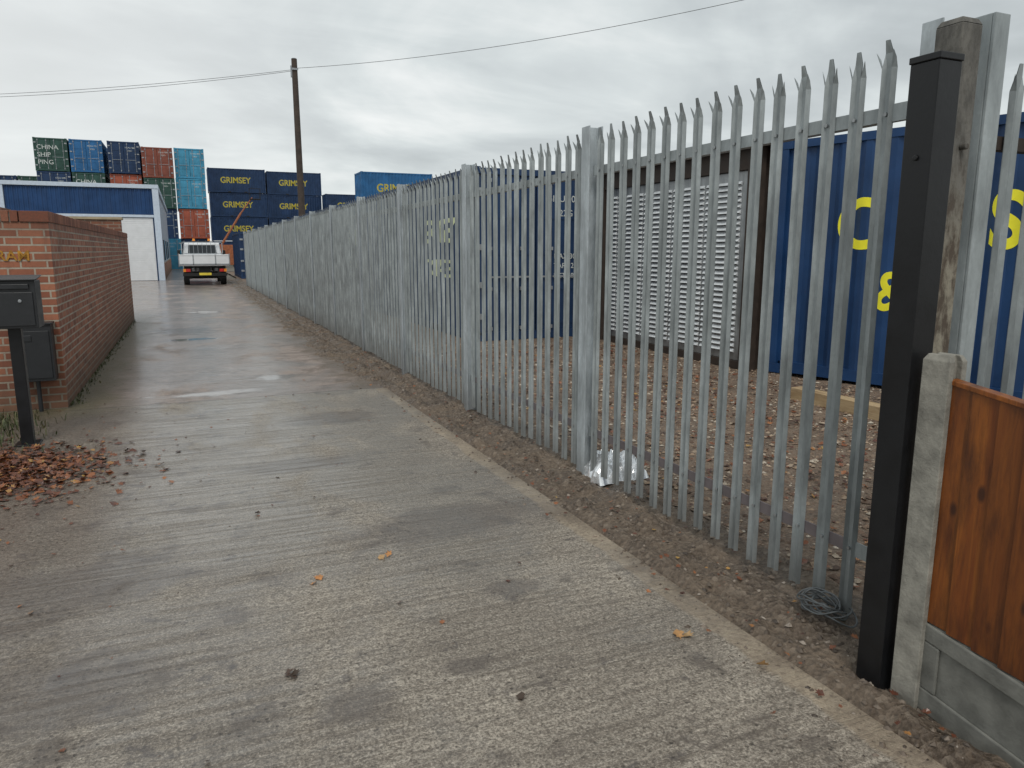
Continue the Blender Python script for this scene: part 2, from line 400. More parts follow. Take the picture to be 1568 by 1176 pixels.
def chips(name, n, fn, smin, smax, mat, flat=.5):
    mb = MB()
    for _ in range(n):
        x, y, z = fn(); s = smin+(smax-smin)*random.random()**2.2
        a = random.random()*6.28; ca, sa = math.cos(a), math.sin(a)
        base = [(1, 0, 0), (.3, .8, .1), (-.8, .5, 0), (-.7, -.6, .1), (.4, -.8, 0), (.1, .1, 1), (-.2, -.1, .85)]
        vs = []
        for bx, by, bz in base:
            bx *= s*random.uniform(.7, 1.2); by *= s*random.uniform(.5, .9); bz *= s*flat
            vs.append((x+bx*ca-by*sa, y+bx*sa+by*ca, z+bz-.002))
        mb.add(vs, [(0, 1, 5), (1, 2, 6, 5), (2, 3, 6), (3, 4, 6), (4, 0, 5), (4, 5, 6)])
    return mb.obj(name, [mat])
M_peb = mat_island('pebble', [(0, (.045, .033, .025)), (.55, (.12, .09, .066)), (.88, (.20, .16, .125)), (1, (.38, .33, .28))])
M_grav = mat_island('yard_gravel', [(0, (.08, .05, .035)), (.3, (.19, .12, .08)), (.6, (.32, .23, .155)), (.85, (.42, .345, .26)), (1, (.55, .5, .42))])
def fy():
    y = 1.5+11*random.random()**1.3; x = random.uniform(2.68, 7.6); return x, y, zd(2.75, y)*.3+.006
chips('yard_gravel_stones', 15000, fy, .010, .036, M_grav)
def fd():
    y = .8+16*random.random()**1.5; x = random.gauss(2.33-.1*sstep((y-8)/3), .2)
    x = min(2.75, max(1.6, x)); return x, y, max(0 if x < 2.08 else -1, zd(x, y))
chips('verge_stones', 5200, fd, .003, .024, M_peb, .6)
def fro():
    y = .5+11*random.random()**1.3; x = random.choice([random.uniform(-3, 2.05), random.gauss(-1.3, .5), random.gauss(-1.3, .5), random.gauss(1.95, .15)])
    return min(2.06, x), y, 0
chips('road_grit', 3200, fro, .0025, .012, M_peb)

M_leaf = mat_island('fallen_leaf', [(0, (.045, .018, .012)), (.35, (.12, .038, .02)), (.75, (.22, .075, .03)), (.93, (.34, .13, .045)), (1, (.42, .26, .07))], .35)
def leaves(name, n, fn, smin, smax, lift=.02, mat=M_leaf):
    mb = MB()
    for _ in range(n):
        x, y, z = fn(); s = random.uniform(smin, smax)
        M = Matrix.Translation((x, y, z+.004)) @ Matrix.Rotation(random.random()*6.28, 4, 'Z') @ Matrix.Rotation(random.gauss(0, lift*12), 4, 'X') @ Matrix.Rotation(random.gauss(0, lift*12), 4, 'Y')
        o = [(0, -1, 0), (.45, -.6, .12), (.9, -.1, .3), (.5, .15, .1), (.6, .65, .2), (.15, .5, 0), (0, 1.1, .1), (-.2, .5, 0), (-.65, .6, .25), (-.45, .1, .1), (-.85, -.2, .3), (-.4, -.6, .1)]
        vs = [(0, 0, .02*s)]+[(a*s*random.uniform(.7, 1.15), b*s*random.uniform(.85, 1.1), c*s*random.uniform(.2, 1)) for a, b, c in o]
        vs = [M @ Vector(v) for v in vs]
        lowest = min(v.z for v in vs)
        dz = max(0, z+.003-lowest)
        vs = [(v.x, v.y, v.z+dz) for v in vs]
        mb.add(vs, [(0, i+1, (i+1) % 12+1) for i in range(12)])
    return mb.obj(name, [mat])
def fl():
    while True:
        x, y = random.gauss(-1.36, .36), random.gauss(6.2, .36)
        if x > -2.6: break
    h = .09*math.exp(-((x+1.4)/.33)**2-((y-6.25)/.3)**2)
    return x, y, random.random()*h
leaves('leaf_pile', 3000, fl, .012, .036)
def fl2():
    y = 1.5+8*random.random(); x = random.choice([random.gauss(-1.2, .5), random.gauss(-1.2, .4), random.uniform(-2, 2.0)]); return x, y, 0
leaves('scattered_leaves', 200, fl2, .006, .018)
pts = [(1.795, 2.35), (1.83, 2.33), (1.81, 2.37), (.466, 3.47), (.50, 3.53), (.845, 3.64), (.89, 3.66), (1.95, 2.02)]
it = iter(pts)
M_ol = mat_island('orange_leaf', [(0, (.50, .20, .05)), (1, (.45, .29, .13))], .5)
leaves('orange_leaves', len(pts), lambda: (*next(it), 0), .022, .034, .02, M_ol)
it2 = iter([(.27, 2.69), (.26, 2.72), (.25, 2.70), (.28, 2.70), (.3, 4.6), (.31, 4.62), (.5, 5.3), (1.0, 2.2), (1.01, 2.22)])
leaves('dark_leaves', 9, lambda: (*next(it2), 0), .014, .026, .03, mat_island('dark_leaf', [(0, (.04, .025, .015)), (1, (.08, .045, .03))]))
def fyl():
    y = 2+9*random.random(); return random.uniform(2.7, 6.6), y, .01
leaves('yard_leaf_litter', 2600, fyl, .014, .034)
def fvl():
    y = 1+18*random.random(); return min(2.7, max(1.75, random.gauss(2.3, .2))), y, .018
leaves('verge_leaf_litter', 600, fvl, .007, .020)

# ------------------------------------------------------------------ palisade fence
FX = 2.53
def pale(mb, P, d, n, z0, z1, mi=0):
    """P base point, d along-fence unit, n outward unit"""
    prof = [(-.032, 0), (-.022, .017), (-.010, .003), (.010, .003), (.022, .017), (.032, 0)]
    th = .003
    tilt = random.gauss(0, .003); jz = random.uniform(-.008, .008); bend = random.uniform(.6, 1.2)
    def pt(s, q, z): return P + d*(s+tilt*(z-.3)) + n*q + Vector((0, 0, z))
    for off in (0, -th):
        vs = [pt(s, q+off, z0) for s, q in prof]+[pt(s, q+off, z1-.10+jz) for s, q in prof]
        base = len(vs)
        vs += [pt(-.034, .012+off, z1-.065+jz), pt(-.017, .008+off, z1-.045+jz), pt(.017, .008+off, z1-.045+jz), pt(.034, .012+off, z1-.065+jz),
               pt(-.008, .018*bend+off, z1+jz), pt(.009, .020*bend+off, z1+jz), pt(-.038, .030*bend+off, z1-.040+jz), pt(.038, .030*bend+off, z1-.040+jz)]
        fs = [(i, i+1, i+7, i+6) for i in range(5)]
        fs += [(6, 7, base), (7, 8, base+1), (8, 9, base+2, base+1), (9, 10, base+2), (10, 11, base+3)]
        fs += [(base+1, base+2, base+5, base+4), (7, base, base+6), (10, base+3, base+7)]
        mb.add(vs, fs, mi)
    for k in (0, 5):
        s, q = prof[k]
        mb.add([pt(s, q, z0), pt(s, q-th, z0), pt(s, q-th, z1-.10+jz), pt(s, q, z1-.10+jz)], [(0, 1, 2, 3)], mi)

def ibeam(mb, x, y, h, mi, s=.05):
    t = .008
    mb.box(x-s, x-s+t, y-s, y+s, -.1, h, mi); mb.box(x+s-t, x+s, y-s, y+s, -.1, h, mi)
    mb.box(x-s+t, x+s-t, y-.004, y+.004, -.1, h-.004, mi)

fence = empty('palisade_fence')
posts = [2.02]+[4.49+2.37*i for i in range(14)]
mb = MB()
for py in posts:
    if py < 3: ibeam(mb, FX+.062, py, 2.42, 0, .042)
    else: ibeam(mb, FX+.02, py, 2.405, 0, .052)
mb.obj('posts', [M_galvp], fence, bevel=.002)
mp = MB(); mr = MB(); bolts = MB()
D = Vector((0, 1, 0)); N = Vector((-1, 0, 0))
for a, b in zip(posts[:-1], posts[1:]):
    g = b-a; k = round((g-.06)/.152)
    for i in range(k):
        y = a+.07+(g-.14)*(i+.5)/k+random.uniform(-.005, .005)
        pale(mp, Vector((FX, y, 0)), D, N, .06+random.uniform(-.012, .012), 2.38)
        if y < 12:
            for z in (.345, 2.115): bolts.cyl((FX-.001, y, z), (FX-.012, y, z), .008, n=6)
    for z, mi in ((.32, 1), (2.09, 0)):
        mr.box(FX+.004, FX+.010, a+.058, b-.058, z, z+.055, mi)
        mr.box(FX+.010, FX+.052, a+.058, b-.058, z, z+.006, mi)
        for yy, sg in ((a, 1), (b, -1)):
            y0, y1 = sorted((yy+sg*.0565, yy+sg*.12)); mr.box(FX-.003, FX+.0035, y0, y1, z-.005, z+.060, 0)
mp.obj('pales', [M_galv], fence); mr.obj('rails', [M_galv, M_rail], fence); bolts.obj('bolts', [M_galvs], fence)

f2 = empty('palisade_fence')
mp = MB(); mr = MB(); mq = MB()
D2 = Vector((1, 0, 0)); N2 = Vector((0, -1, 0))
mq.box(2.66, 2.74, 1.86, 1.872, -.1, 2.42); mq.box(2.66, 2.668, 1.8725, 1.95, -.1, 2.42)
mq.box(4.9, 5.0, 1.9, 2.0, -.1, 2.4)
for i in range(14):
    pale(mp, Vector((2.95+.152*i, 1.95, 0)), D2, N2, .06, 2.3)
for z in (.32, 1.98):
    mr.box(2.74, 4.9, 1.962, 1.97, z, z+.05); mr.box(2.74, 4.9, 1.97, 2.01, z, z+.006)
mq.obj('posts', [M_galv], f2, bevel=.003); mp.obj('pales', [M_galv], f2); mr.obj('rails', [M_darkwood], f2)

# gate posts
mb = MB()
mb.box(-.053, .053, -.053, .053, -.1, 2.20); mb.box(-.057, .057, -.057, .057, 2.20, 2.222)
mb.cyl((-.054, 0, 1.9), (-.060, 0, 1.9), .010, n=8)
mb.obj('black_gate_post', [M_blackm], bevel=.005, loc=(2.295, 1.79, 0))
mb = MB()
mb.box(-.05, .05, -.05, .05, -.1, 2.35)
mb.add([(-.05, -.05, 2.35), (.05, -.05, 2.35), (.05, .05, 2.35), (-.05, .05, 2.35), (-.04, -.04, 2.37), (.04, -.04, 2.37), (.04, .04, 2.37), (-.04, .04, 2.37)],
       [(0, 1, 5, 4), (1, 2, 6, 5), (2, 3, 7, 6), (3, 0, 4, 7), (4, 5, 6, 7)])
mb.cyl((.0, -.05, 1.95), (0, -.075, 1.95), .012, n=8); mb.cyl((.0, -.05, 1.2), (0, -.07, 1.2), .012, n=8)
mb.obj('weathered_gate_post', [M_oldpost], bevel=.006, loc=(2.48, 1.86, 0))

# ------------------------------------------------------------------ timber fence panel with concrete post & gravel board
mb = MB()
cx, cy = 2.30, 1.655
prof = [(-.042, -.05), (-.018, -.05), (-.018, -.028), (.018, -.028), (.018, -.05), (.042, -.05), (.042, .05), (.018, .05), (.018, .028), (-.018, .028), (-.018, .05), (-.042, .05)]
zt = 1.24
n = len(prof)
vs = [(cx+a, cy+b, -.1) for a, b in prof]+[(cx+a, cy+b, zt) for a, b in prof]+[(cx+a*.72, cy+b*.8, zt+.02) for a, b in prof]
fs = [(i, (i+1) % n, n+(i+1) % n, n+i) for i in range(n)]+[(n+i, n+(i+1) % n, 2*n+(i+1) % n, 2*n+i) for i in range(n)]+[tuple(range(2*n, 3*n))]
mb.add(vs, fs)
mb.obj('concrete_fence_post', [M_conc], bevel=.003)
pan = empty('timber_fence_panel')
y1 = cy-.035; x = cx
def shear(mb):   # the panel follows ground that falls towards the road
    mb.v = [(a, b, c-.14*(y1-b)) for a, b, c in mb.v]; return mb
mb = MB(); y = y1
while y > -1.2:
    w_ = .105
    vs = []
    for z in (.33, 1.165):
        vs += [(x-.020, y, z), (x-.004, y-w_, z), (x+.004, y-w_, z), (x+.004, y, z)]
    mb.add(vs, [(3, 2, 1, 0), (4, 5, 6, 7), (0, 1, 5, 4), (1, 2, 6, 5), (2, 3, 7, 6), (3, 0, 4, 7)])
    y -= .088+random.uniform(-.003, .003)
shear(mb).obj('boards', [M_fencew], pan)
mb = MB()
mb.box(x-.024, x+.02, -1.25, y1, 1.166, 1.182)
mb.box(x+.005, x+.03, -1.25, y1, .9, .95); mb.box(x+.005, x+.03, -1.25, y1, .4, .45)
shear(mb).obj('capping_and_rails', [M_fencew], pan, bevel=.002)
mb = MB()
mb.box(x-.012, x+.022, -1.25, y1, .0, .325)
mb.box(x-.024, x-.0125, -1.25, y1, .0, .085); mb.box(x-.024, x-.0125, -1.25, y1, .26, .325)
mb.box(x-.024, x-.0125, y1-.07, y1, .0855, .2595)
shear(mb).obj('concrete_gravel_board', [M_concd], bevel=.006)

# ------------------------------------------------------------------ coil of wire by the gate post
cu = bpy.data.curves.new('wire_coil', 'CURVE'); cu.dimensions = '3D'; cu.bevel_depth = .004
for k in range(9):
    s = cu.splines.new('NURBS'); s.points.add(15); s.use_cyclic_u = True
    ox, oy, rr = random.uniform(-.04, .04), random.uniform(-.04, .04), random.uniform(.07, .13)
    for i in range(16):
        a = 6.283*i/16
        s.points[i].co = (2.47+ox+rr*.7*math.cos(a), 2.22+oy+rr*math.sin(a), .035+.007*k+.02*math.sin(a*2+k)+random.uniform(0, .016), 1)
o = bpy.data.objects.new('wire_coil', cu); sc.collection.objects.link(o); cu.materials.append(M_wire)

mb = MB(); nx, ny = 30, 22
vs = []
for j in range(ny):
    for i in range(nx):
        u, v = i/(nx-1), j/(ny-1)
        px = 2.50+.42*u; py = 4.22+.38*v
        e = min(u, 1-u, v, 1-v)*5; e = min(1, e)
        z = .01+.15*e**.6*(.75+.6*noise.noise((u*3, v*3, 4)))+.07*abs(noise.noise((u*9, v*9, 1)))*e+.03*noise.noise((u*22, v*22, 3))*e
        vs.append((px+.04*noise.noise((u*7, v*7, 7)), py+.04*noise.noise((u*7, v*7, 12)), z))
mb.add(vs, [(j*nx+i, j*nx+i+1, (j+1)*nx+i+1, (j+1)*nx+i) for j in range(ny-1) for i in range(nx-1)])
mb.obj('crumpled_foil_bag', [simple('silver_foil', (.82, .84, .86), .25, .6, var=.1)])

mb = MB(); mb.box(-.075, .075, -1.15, 1.0, 0, .14)
mb.obj('timber_sleeper', [M_timber], bevel=.006, loc=(6.00, 5.00, .0), rot=.0)

# ------------------------------------------------------------------ shipping containers
PIT = .278
def profx(x):
    t = (x % PIT)/PIT
    if t < .26: return 0
    if t < .5: return (t-.26)/.24
    if t < .76: return 1
    return 1-(t-.76)/.24
def brk(a, b):
    r = [a]; k = math.floor(a/PIT)
    while k*PIT < b:
        for f in (0, .26, .5, .76):
            q = (k+f)*PIT
            if a+1e-4 < q < b-1e-4: r.append(q)
        k += 1
    return r+[b]
DEP = .036
def container(Lc, Wc, H, loc, rot, paintm, name='shipping_container', text=None, tmat=None, doortext=None, castm=None):
    root = empty(name, loc, rot)
    hl, hw = Lc/2, Wc/2
    mb = MB()
    a, b = -hl+.12, hl-.12; xs = brk(a, b)
    for sgn in (-1, 1):
        vs = []
        for q in xs:
            yy = sgn*(hw-.012-DEP*profx(q)); vs += [(q, yy, .15), (q, yy, H-.11)]
        mb.add(vs, [(2*i, 2*i+2, 2*i+3, 2*i+1) for i in range(len(xs)-1)])
    ys = brk(-hw+.12, hw-.12); vs = []
    for q in ys:
        xx = -(hl-.012-DEP*profx(q)); vs += [(xx, q, .15), (xx, q, H-.11)]
    mb.add(vs, [(2*i, 2*i+2, 2*i+3, 2*i+1) for i in range(len(ys)-1)])
    for s0, s1 in ((-hw+.12, -.012), (.012, hw-.12)):
        mb.box(hl-.06, hl-.035, s0, s1, .17, H-.13)
        hh = (H-.5)/4
        for k in range(4):
            z0 = .27+k*hh
            mb.box(hl-.0345, hl-.022, s0+.10, s1-.10, z0, z0+hh-.1)
    mb.obj('panels', [paintm], root)
    fr_ = MB()
    for sx in (-1, 1):
        for sy in (-1, 1):
            x0, x1 = sorted((sx*hl, sx*(hl-.12))); y0, y1 = sorted((sy*hw, sy*(hw-.12)))
            fr_.box(x0, x1, y0, y1, .12, H-.12, 0)
            x0, x1 = sorted((sx*(hl+.004), sx*(hl-.178))); y0, y1 = sorted((sy*(hw+.004), sy*(hw-.16)))
            fr_.box(x0, x1, y0, y1, 0, .118, 0); fr_.box(x0, x1, y0, y1, H-.118, H, 0)
    for sy in (-1, 1):
        y0, y1 = sorted((sy*(hw-.002), sy*(hw-.07)))
        fr_.box(-hl+.18, hl-.18, y0, y1, .02, .155, 0); fr_.box(-hl+.18, hl-.18, y0, y1, H-.115, H-.02, 0)
        for q in (-1.0, .72):
            yy0, yy1 = sorted((sy*(hw-.0015), sy*(hw+.001))); fr_.box(q, q+.3, yy0, yy1, .03, .14, 1)
    for sx in (-1, 1):
        x0, x1 = sorted((sx*(hl-.002), sx*(hl-.07)))
        fr_.box(x0, x1, -hw+.16, hw-.16, .02, .165, 0); fr_.box(x0, x1, -hw+.16, hw-.16, H-.125, H-.02, 0)
    fr_.box(-hl+.07, hl-.07, -hw+.07, hw-.07, H-.06, H-.03, 0)
    fr_.obj('frame', [castm or paintm, M_black], root, bevel=.006 if abs(loc[1]) < 20 else 0)
    rd = MB()
    for yq in (-hw+.32, -.28, .28, hw-.32):
        rd.cyl((hl-.005, yq, .12), (hl-.005, yq, H-.10), .017, n=8)
        for z in (.2, .9, 1.6, H-.25): rd.box(hl-.03, hl+.015, yq-.04, yq+.04, z, z+.06)
        rd.box(hl+.012, hl+.026, min(yq, yq*.35), max(yq, yq*.35), 1.12, 1.15)
    for sy in (-1, 1):
        for z in (.4, .95, 1.6, H-.45):
            y0, y1 = sorted((sy*(hw-.03), sy*(hw-.2))); rd.box(hl-.02, hl+.008, y0, y1, z, z+.1)
    rd.obj('lock_rods', [M_steel], root)
    if text:
        for (s, x0, z0, size, sxk) in text:
            side_text(root, s, x0, z0, size, sxk, hw, tmat or M_yellow)
    if doortext:
        for (s, y0, z0, size, m) in doortext:
            t = bpy.data.curves.new('lettering', 'FONT'); t.body = s; t.size = size; t.materials.append(m); t.extrude = .001
            o = bpy.data.objects.new('door_lettering', t); sc.collection.objects.link(o); o.parent = root
            o.location = (hl-.015, y0, z0); o.rotation_euler = (math.radians(90), 0, math.radians(90))
    return root

def side_text(root, s, x0, z0, size, sxk, hw, mat):
    t = bpy.data.curves.new('lettering', 'FONT'); t.body = s; t.size = size; t.offset = size*.022
    to = bpy.data.objects.new('tmp', t); sc.collection.objects.link(to)
    bpy.context.view_layer.update()
    me = bpy.data.meshes.new_from_object(to.evaluated_get(bpy.context.evaluated_depsgraph_get()))
    bpy.data.objects.remove(to)
    bm = bmesh.new(); bm.from_mesh(me)
    for v in bm.verts: v.co = Vector((x0+v.co.x*sxk, 0, z0+v.co.y))
    if bm.verts:
        lo_, hi_ = min(v.co.x for v in bm.verts), max(v.co.x for v in bm.verts)
        for q in brk(lo_, hi_)[1:-1]:
            bmesh.ops.bisect_plane(bm, geom=bm.verts[:]+bm.edges[:]+bm.faces[:], plane_co=(q, 0, 0), plane_no=(1, 0, 0))
        for v in bm.verts: v.co.y = -(hw-.012-DEP*profx(v.co.x)+.004)
    bm.to_mesh(me); bm.free(); me.materials.clear(); me.materials.append(mat)
    o = bpy.data.objects.new('side_lettering', me); sc.collection.objects.link(o); o.parent = root

R90 = math.radians(-90)
container(6.06, 2.44, 2.92, (8.90, 4.86, .03), math.radians(-75), M_navy,
          text=[("C", -3.03+.80, 1.60, .80, .92), ("O", -3.03+1.58, 1.60, .80, .8), ("I", -3.03+2.20, 1.60, .8, .86), ("S", -3.03+2.42, 1.60, .80, .86), ("TORE", -3.03+3.1, 1.60, .79, .80),
                ("&", -3.03+1.33, .90, .62, .85)])
cols = [M_navy2, M_navy, M_navy2, M_navy]
for i in range(4):
    tx = [("GRIMSEY", -2.35+3.03-.55 if i == 0 else -1.6, 1.75, .62, .8), ("STORAGE", .2 if i == 0 else -1.4, 1.1, .45, .8)]
    container(6.06, 2.44, 3.0, (4.56+1.22, 12.1+3.03+6.1*i, 0), R90, cols[i], text=tx, tmat=M_paleyel,
              doortext=[("GIRU 204", .2, 2.45, .16, M_whitet), ("22G1", .45, 2.2, .16, M_whitet), ("MAX 30480", .35, 1.45, .13, M_whitet), ("TARE 2230", .35, 1.28, .13, M_whitet), ("NET 28250", .35, 1.1, .13, M_whitet)])
container(6.06, 2.44, 2.95, (8.45, 15.4, 0), R90, M_navy2, doortext=[("SL 4471", .2, 2.45, .16, M_whitet)])
container(6.06, 2.44, 2.6, (4.15, 48, 0), R90, M_navy2, doortext=[("CARGO", -.6, 1.9, .3, M_mutyel)])

def stack(x, y, mats, H=2.65, rot=R90, z0=0, L_=6.06, texts=None, dts=None, dx=.06):
    for i, m in enumerate(mats):
        if m is None: continue
        container(L_, 2.44, H-.03, (x+random.uniform(-dx, dx), y+random.uniform(-.15, .15), z0+i*H), rot, m, tmat=M_mutyel,
                  text=texts[i] if texts else None, doortext=dts[i] if dts else None)
W_ = M_whitet
dt = lambda: [(random.choice(["CSLU 3301", "MSKU 771", "TGHU 480"]), .1, 2.1, .17, W_), ("22G1", .3, 1.85, .17, W_)]
big = [("CHINA", -1.0, 1.75, .50, W_), ("SHIP", -1.0, 1.15, .50, W_), ("PING", -1.0, .55, .50, W_)]
YA = 77
stack(-9.45, YA, [M_red, M_navy2, M_navy2, M_green], 2.7, dts=[None, None, dt(), big])
stack(-6.88, YA, [M_navy2, M_green, M_green, M_blue], 2.7, dts=[None, None, big, dt()])
stack(-4.02, YA, [M_green, M_navy2, M_orange, M_navy2], 2.7, dts=[None, None, dt(), dt()])
stack(-1.50, YA-.6, [M_red, M_navy2, M_green, M_red], 2.6, dts=[None, dt(), dt(), dt()])
stack(1.10, YA, [M_navy2, M_orange, M_lblue, M_lblue], 2.63, dts=[None, dt(), dt(), dt()])
stack(-1.3, YA-4, [M_lblue], 2.6, dts=[dt()])
YC = 92
yt = [("GRIMSEY", -1.75, 1.05, .90, .9)]
stack(6.15, YC, [M_navy2]*4, 2.65, 0, texts=[yt]*4)
stack(12.35, YC, [M_navy2]*4, 2.62, 0, texts=[yt]*4)
stack(18.3, YC-3, [M_navy2]*3, 2.65, 0, texts=[yt]*3)
stack(16.7, 63, [M_blue, M_navy2, M_blue], 2.65, 0, texts=[yt]*3)
stack(23.2, 64, [M_navy2, M_navy2], 2.65, 0, texts=[yt]*2)
for i, x_ in enumerate((-19.5, -17, -14.5, -12.0)):
    stack(x_, 84, [M_navy2, M_green, [M_navy2, M_red, M_navy2, M_green][i]], 2.75, dts=[None, None, dt()])
stack(-26, 88, [M_navy2]*3, 2.7, 0)

# ------------------------------------------------------------------ shed with louvred galvanised panels
shed = empty('louvred_storage_shed')
X0 = 6.82; Y0, Y1 = 7.85, 11.45; ZT = 2.62
mb = MB(); mb.box(X0, X0+.02, Y0, Y1, .12, ZT); mb.obj('wall_sheet', [M_galvs], shed)
mb = MB()
rows = 31; colsn = 13
for c in range(colsn):
    for r in range(rows):
        yc = Y0+.12+(Y1-Y0-.24)*(c+.5)/colsn; z = .22+(ZT-.32)*r/rows; hw_ = .105
        vs = [(X0-.002, yc-hw_, z+.05), (X0-.002, yc+hw_, z+.05), (X0-.034, yc-hw_*.9, z+.012), (X0-.034, yc+hw_*.9, z+.012), (X0-.002, yc-hw_, z), (X0-.002, yc+hw_, z)]
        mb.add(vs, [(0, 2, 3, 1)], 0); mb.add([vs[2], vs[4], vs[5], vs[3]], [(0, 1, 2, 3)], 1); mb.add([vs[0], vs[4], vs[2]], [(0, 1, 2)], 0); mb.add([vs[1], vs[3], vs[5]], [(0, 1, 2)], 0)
mb.obj('louvres', [simple('louvre_highlight', (.70, .73, .75), .4, .1, var=.08), M_black], shed)  # near-white hood tops paint in the highlights, black undersides the shade below
mb = MB()
for y_ in (Y0-.17, Y1+.01): mb.box(X0-.06, X0+.1, y_, y_+.16, 0, 2.9)
mb.box(X0-.05, X0+.1, Y0-.005, Y1+.005, ZT+.005, 2.9); mb.box(X0-.03, X0+.1, Y0, Y1, 0, .115)
mb.obj('timber_frame', [M_darkwood], shed, bevel=.006)
mb = MB(); mb.box(X0-.13, X0+2.4, Y0-.3, Y1+.3, 2.905, 2.98)
for i in range(26):
    y_ = Y0-.28+i*(Y1-Y0+.5)/26; mb.box(X0-.16, X0-.132, y_, y_+.07, 2.87, 2.985)
mb.obj('roof', [M_darkwood], shed, bevel=.004)
mb = MB(); mb.box(X0+.1, X0+2.3, Y0-.1, Y0-.05, 0, 2.9); mb.box(X0+.1, X0+2.3, Y1+.05, Y1+.1, 0, 2.9); mb.box(X0+2.3, X0+2.35, Y0-.1, Y1+.1, 0, 2.9)
mb.obj('side_walls', [M_darkwood], shed)

# ------------------------------------------------------------------ brick wall
WX = -1.235
wall = empty('brick_wall', (WX+1.19, 0, 0), math.radians(-.25))
mb = MB()
mb.box(-1.42, -1.19, 8.66, 19.4, -.1, 1.87); mb.box(-4.6, -1.4205, 8.66, 8.88, -.1, 1.87)
mb.obj('brickwork', [M_brick], wall)
mb = MB()
M_cop = mat_island('coping_brick', [(0, (.13, .045, .03)), (.5, (.23, .08, .045)), (1, (.32, .135, .08))], .8)
y = 8.645
while y < 19.35:
    mb.box(-1.43, -1.18, y, y+.064, 1.872, 1.975+random.uniform(-.004, .004)); y += .075
x_ = -1.44
while x_ > -4.6:
    mb.box(x_-.064, x_, 8.645, 8.895, 1.872, 1.975+random.uniform(-.004, .004)); x_ -= .075
mb.obj('coping_bricks', [M_cop], wall, bevel=.004)
mb = MB(); mb.box(-1.43, -1.195, 8.66, 19.4, 1.871, 1.96); mb.box(-4.6, -1.44, 8.66, 8.88, 1.871, 1.96)
mb.obj('coping_mortar', [M_conc], wall)
mb = MB(); mb.box(-2.6, -1.30, 19.45, 19.7, -.1, 2.28); mb.obj('end_return', [M_brick], wall)
mb = MB(); mb.box(-2.64, -1.26, 19.41, 19.74, 2.281, 2.34); mb.obj('end_coping', [simple('stone_coping', (.36, .30, .2), .8)], wall, bevel=.01)
mb = MB(); mb.box(-2.1, -1.62, 8.9, 9.4, -.1, 2.02); mb.box(-2.6, -1.9, 9.0, 9.3, -.1, 2.12)
mb.obj('pier', [M_brick], wall)
t = bpy.data.curves.new('sign_letters', 'FONT'); t.body = "RAM"; t.size = .14; t.extrude = .006; t.offset = .002; t.materials.append(M_ochre)
o = bpy.data.objects.new('painted_letters', t); sc.collection.objects.link(o); o.parent = wall
o.location = (-1.66, 8.654, 1.50); o.rotation_euler = (math.radians(90), 0, 0)

pb = empty('post_mounted_letter_box', (-1.30, 7.14, 0))
mb = MB(); mb.box(-.045, .045, -.045, .045, -.05, 1.02); mb.box(-.09, .09, -.09, .09, .0, .012); mb.obj('post', [M_blackm], pb, bevel=.004)
mb = MB(); mb.box(-.26, .19, -.13, .13, .98, 1.36, 0)
mb.box(-.24, .17, -.142, -.1305, 1.00, 1.27, 0); mb.box(-.22, .15, -.150, -.131, 1.295, 1.335, 0)
mb.add([(-.275, -.16, 1.361), (.205, -.16, 1.361), (.205, .14, 1.39), (-.275, .14, 1.39), (-.275, -.16, 1.375), (.205, -.16, 1.375), (.205, .14, 1.40), (-.275, .14, 1.40)],
       [(3, 2, 1, 0), (4, 5, 6, 7), (0, 1, 5, 4), (1, 2, 6, 5), (2, 3, 7, 6), (3, 0, 4, 7)], 0)
mb.cyl((.08, -.15, 1.20), (.08, -.142, 1.20), .014, n=10, mi=1)
mb.obj('box', [M_darkgrey, M_steel], pb, bevel=.006)
mt = empty('meter_box', (-1.42, 8.655, 0))
mb = MB(); mb.box(-.17, .17, -.17, -.002, .32, .88, 0); mb.box(-.15, .15, -.182, -.1705, .35, .82, 0); mb.box(-.13, -.0, -.19, -.183, .72, .78, 0)
mb.box(-.185, .185, -.19, -.003, .881, .90, 0)
mb.obj('case', [M_darkgrey, M_steel], mt, bevel=.008)
mb = MB(); mb.cyl((0, -.08, 0), (0, -.08, .32), .02, n=10); mb.obj('conduit', [M_darkgrey], mt)

def weeds(name, n, fn, hh):
    mb = MB()
    for _ in range(n):
        x, y = fn(); a = random.random()*6.28; h = hh*random.uniform(.4, 1.2); l = h*random.uniform(.2, .7)
        dx, dy = math.cos(a), math.sin(a); w_ = .004+.004*random.random()
        vs = [(x-dy*w_, y+dx*w_, 0), (x+dy*w_, y-dx*w_, 0), (x+dx*l*.4+dy*w_, y+dy*l*.4-dx*w_, h*.7), (x+dx*l*.4-dy*w_, y+dy*l*.4+dx*w_, h*.7), (x+dx*l, y+dy*l, h)]
        mb.add(vs, [(0, 1, 2, 3), (3, 2, 4)])
    mb.obj(name, [mat_island('weed_blade', [(0, (.04, .05, .015)), (.6, (.07, .09, .03)), (1, (.16, .14, .07))])])
weeds('weeds', 900, lambda: (random.gauss(-1.85, .28), random.gauss(7.7, .45)), .07)
weeds('wall_foot_grass', 1300, lambda: (-1.225+abs(random.gauss(0, .06)), random.uniform(8.7, 19.3)), .025)

